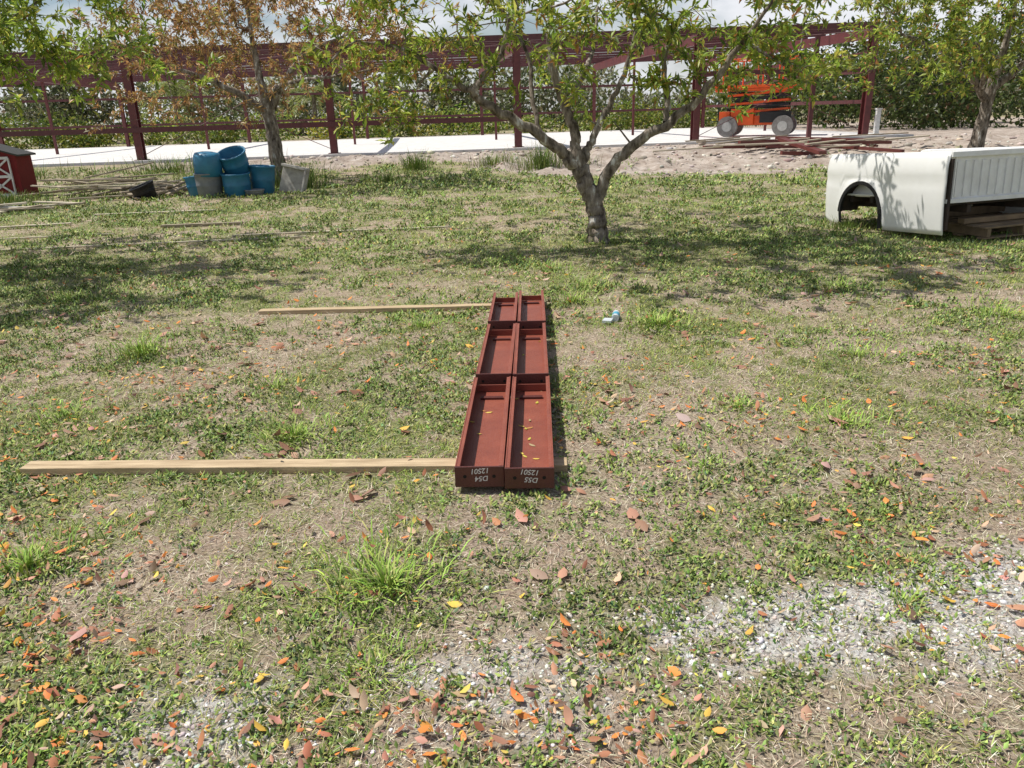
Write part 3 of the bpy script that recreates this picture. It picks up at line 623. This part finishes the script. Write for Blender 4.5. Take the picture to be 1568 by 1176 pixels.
m.obj('purlins_and_girts',[redsteel('purlin_primer',(.12,.032,.034),(.075,.020,.024),.5)],fr)
pile=empty('steel_beam_pile');m=MB()
for k in range(12):
    cx=9.7+rng.normal(0,1.1);cy=25.6+rng.normal(0,.8);a=rng.choice([-.5,-.2,.15,-1.0,.5])+rng.normal(0,.2);L=rng.uniform(1.0,3.2);z=float(ground_z(np.array(cx),np.array(cy)))+.10+rng.uniform(0,.2);w_=rng.uniform(.07,.14)
    m.beam((cx-math.cos(a)*L/2,cy-math.sin(a)*L/2,z+.05),(cx+math.cos(a)*L/2,cy+math.sin(a)*L/2,z-.02),w_,w_*.8)
m.beam((8.8,25.6,.55),(9.3,23.4,.22),.25,.1)
m.obj('beams',[redsteel('pile_primer',(.17,.045,.035),(.11,.03,.025))],pile)
pl=empty('lumber_stack');
for k in range(26):
    cx=9.2+rng.normal(0,1.9);cy=25.8+rng.normal(0,.9);z=.32+.06*(k%4);L=rng.uniform(.4,1.2);plank('board',(cx-L,cy,z),(cx+L,cy+rng.normal(0,.6),z+.08),.12,.04,0,[woodp,woodg][k%2],pl)
# scissor lift
org=pmat('orange_paint',(.80,.11,.014),(.68,.085,.012),5,.4,0,0,.5);tyre=pmat('grey_tyre',(.26,.25,.24),(.18,.17,.16),9,.9);drk=pmat('dark_steel',(.03,.03,.032),None,8,.5)
lf=empty('scissor_lift',(10.5,33.6,.38),(0,0,R(-24)))
m=MB();LL=3.0;WW=1.7
m.box((0,0,.62),(LL-.7,WW-.75,.36),0);m.box((-.55,-.30,.78),(.9,WW-.9,.62),0);m.box((-1.25,0,.80),(.42,WW-.3,.36),0);m.box((.75,-WW/2+.28,.74),(1.2,.3,.42),2)
for sx in(-1.08,1.08):
    for sy in(-1,1):
        m.cyl((sx,sy*(WW/2-.12),.40),(sx,sy*(WW/2+.18),.40),.40,n=24,mi=1);m.cyl((sx,sy*(WW/2+.181),.40),(sx,sy*(WW/2+.20),.40),.19,n=16,mi=3)
    m.cyl((sx,-WW/2,.4),(sx,WW/2,.4),.07,mi=2)
for k in range(5):
    z=.90+k*.17
    for sy in(-.5,.5):
        m.beam((-1.2,sy,z),(1.2,sy,z+.16),.06,.09,2 if k%2 else 0);m.beam((1.2,sy+.08,z),(-1.2,sy+.08,z+.16),.06,.09,2)
zp=1.80
m.box((0,0,zp),(3.3,WW,.10),0);m.box((0,0,zp+.12),(3.34,WW+.04,.12),0)
for sx in(-1.62,-.8,0,.8,1.62):
    for sy in(-WW/2+.02,WW/2-.02):m.cyl((sx,sy,zp),(sx,sy,zp+1.15),.03,n=6)
for z in(zp+.62,zp+1.15):
    for sy in(-WW/2+.02,WW/2-.02):m.cyl((-1.62,sy,z),(1.62,sy,z),.03,n=6)
    for sx in(-1.62,1.62):m.cyl((sx,-WW/2,z),(sx,WW/2,z),.03,n=6)
m.box((-1.3,-WW/2+.1,zp+.85),(.35,.2,.4),0)
m.obj('lift_body',[org,tyre,drk,pmat('hub',(.5,.5,.48))],lf,.008)
fe=empty('metal_fence');m=MB()
for k in range(90):
    s=15.5+k*.14;m.beam(B(s,20,.3),B(s,20,1.75),.02,.02)
for z in(.5,1.6):m.beam(B(15.5,20,z),B(28,20,z),.03,.04)
for k in range(6):m.beam(B(15.5+k*2.5,20,.3),B(15.5+k*2.5,20,1.85),.07,.07)
m.obj('pickets',[drk],fe)
m=MB();m.box((0,0,.5),(.16,.16,1.0),0);m.box((0,0,1.02),(.22,.22,.05),0);m.box((0,0,.05),(.22,.22,.1),0)
o=m.obj('white_post',[wht]);o.location=(14.7,31.9,.3)
# ------------------------------------------------------------------ background vegetation
def foliage(name,blobs,per,ls,cols,w=None,lw=.55,parent=None):
    parts=[]
    for (x,y,z,rx,ry,rz,tint) in blobs:
        n=int(per*(rx*rz)**.9);d=unit(rng.normal(0,1,(n,3)));rr=rng.uniform(.55,1.08,n)[:,None]*(1+.22*np.sin(d[:,:1]*7+d[:,2:]*9+x))
        P=np.array([x,y,z])+d*rr*np.array([rx,ry,rz]);P[:,2]=np.maximum(P[:,2],.3)
        Dd=unit(rng.normal(0,1,(n,3))+d*.6);S=unit(np.cross(Dd,rng.normal(0,1,(n,3))));L=rng.uniform(.6,1.3,n)*ls
        v,f=leafset(P,Dd,S,L,L*lw);c=palette(cols,n,w,.2)*np.array(tint);parts.append((v,f,np.repeat(np.clip(c,.004,.7),4,0)))
    V,F_,C_=merge(parts);return arrmesh(name,V,F_,leafm,C_,parent)
bl=[]
for k in range(52):
    s=-42+k*1.2+rng.normal(0,.6);q=B(s,21.5+rng.uniform(0,4),0);h=rng.uniform(.4,1.35);t=rng.uniform(.55,1.2);yl=rng.random()<.22
    bl.append((q.x,q.y,.3+h*.7,rng.uniform(.8,1.5),.9,h,(t*(1.7 if yl else 1),t*(1.35 if yl else 1),t*.9)))
foliage('shrub_hedge',bl,330,.24,[(.20,.29,.05),(.28,.36,.06),(.12,.19,.04),(.38,.39,.09)])
bl=[]
for k in range(80):
    s=-58+k*1.45+rng.normal(0,.8);q=B(s,30+rng.uniform(0,12),0);h=rng.uniform(1.6,3.0)+(.5 if s<-8 and rng.random()<.4 else 0)
    if s>14 and s<22:h*=.6
    t=rng.uniform(.6,1.15);bl.append((q.x,q.y,h*1.15,rng.uniform(1.6,3.0),2,h*1.15,(t*1.05,t,t*1.05)))
foliage('distant_trees',bl,120,.42,[(.20,.24,.11),(.25,.28,.13),(.14,.17,.08),(.30,.29,.17)])
bl=[]
for k in range(44):
    s=rng.uniform(17,40);d=rng.uniform(5,16);q=B(s,d,0);h=rng.uniform(1.5,2.4);t=rng.uniform(.4,1.1);bl.append((q.x,q.y,rng.uniform(1.3,4.6),rng.uniform(1.3,2.3),1.6,h,(t,t,t)))
dk=foliage('dense_trees',bl,190,.27,[(.10,.145,.035),(.15,.20,.045),(.06,.09,.028),(.24,.15,.07)],[.4,.3,.22,.08])
def palm(x,y,h):
    r=empty('palm_tree',(x,y,.2));m=MB();m.cyl((0,0,0),(.1,0,h),.2,.13,n=10);m.obj('trunk',[bark],r);parts=[]
    for k in range(22):
        a=rng.uniform(0,6.283);el=rng.uniform(-.2,1.2);Lf=2.3;t=np.linspace(0,1,26)
        px=Lf*t*math.cos(el)*math.cos(a)+.1;py=Lf*t*math.cos(el)*math.sin(a);pz=h+Lf*t*math.sin(el)-1.3*t*t
        P=np.repeat(np.stack([px,py,pz],1),2,0);sd=np.tile([1,-1],26)
        T_=np.array([math.cos(a),math.sin(a),0]);Sd=np.array([-math.sin(a),math.cos(a),0])
        Dd=unit(T_[None]*.5+Sd[None]*sd[:,None]+np.array([0,0,-.45])+rng.normal(0,.1,(52,3)));S=unit(np.cross(Dd,[0,0,1.]))
        v,f=leafset(P,Dd,S,.55,.06);parts.append((v,f,np.repeat(palette([(.20,.25,.07),(.28,.30,.10)],52),4,0)))
    V,F_,C_=merge(parts);arrmesh('fronds',V,F_,leafm,C_,r)
palm(18.4,54,3.0);palm(20.6,58,4.0);palm(16.6,60,3.3);palm(-13,56,3.0);palm(-22,55,3.5)
# ------------------------------------------------------------------ light, sky, camera
EL=61
sun_dir=Vector((-.96,.28,0)).normalized()*math.cos(R(EL))+Vector((0,0,math.sin(R(EL))))
sd=bpy.data.lights.new('sun','SUN');sd.energy=5.0;sd.angle=R(.53);sd.color=(1,.955,.88)
so=link(bpy.data.objects.new('sun',sd));so.rotation_euler=sun_dir.to_track_quat('Z','Y').to_euler();so.location=(0,0,30)
w=bpy.data.worlds.new('World');scene.world=w;w.use_nodes=True;nt=w.node_tree
bg=nt.nodes['Background'];sk=nt.nodes.new('ShaderNodeTexSky');sk.sky_type='NISHITA';sk.sun_disc=False
sk.sun_elevation=R(EL);sk.sun_rotation=R(-73.7);sk.air_density=1;sk.dust_density=1.2
tc=nt.nodes.new('ShaderNodeTexCoord');mp=nt.nodes.new('ShaderNodeMapping');mp.inputs['Scale'].default_value=(1,1,2.6)
nt.links.new(tc.outputs['Generated'],mp.inputs[0])
n=nt.nodes.new('ShaderNodeTexNoise');n.inputs['Scale'].default_value=4.2;n.inputs['Detail'].default_value=8;n.inputs['Roughness'].default_value=.55
nt.links.new(mp.outputs[0],n.inputs[0]);r=nt.nodes.new('ShaderNodeValToRGB');r.color_ramp.elements[0].position=.38;r.color_ramp.elements[1].position=.58
nt.links.new(n.outputs['Fac'],r.inputs[0])
# clouds kept low; unseen sky overhead thinned of cloud to cut fill light
sx=nt.nodes.new('ShaderNodeSeparateXYZ');nt.links.new(tc.outputs['Generated'],sx.inputs[0])
mr=nt.nodes.new('ShaderNodeMapRange');mr.inputs[1].default_value=.30;mr.inputs[2].default_value=.60;mr.inputs[3].default_value=1.;mr.inputs[4].default_value=.12
nt.links.new(sx.outputs['Z'],mr.inputs[0])
mu=nt.nodes.new('ShaderNodeMath');mu.operation='MULTIPLY';nt.links.new(r.outputs[0],mu.inputs[0]);nt.links.new(mr.outputs[0],mu.inputs[1])
mx=nt.nodes.new('ShaderNodeMix');mx.data_type='RGBA'
nt.links.new(mu.outputs[0],mx.inputs[0]);nt.links.new(sk.outputs[0],mx.inputs[6]);mx.inputs[7].default_value=(9.6,9.8,10.3,1)
nt.links.new(mx.outputs[2],bg.inputs[0]);bg.inputs[1].default_value=.09
cd=bpy.data.cameras.new('camera');cd.lens=27.05;cd.sensor_width=36;cd.clip_end=2000;cd.clip_start=.05
co=link(bpy.data.objects.new('camera',cd))
co.matrix_world=Matrix.Translation((0,0,1.6))@Matrix.Rotation(R(90-19.45),4,'X')@Matrix.Rotation(-.03,4,'Z')
scene.camera=co
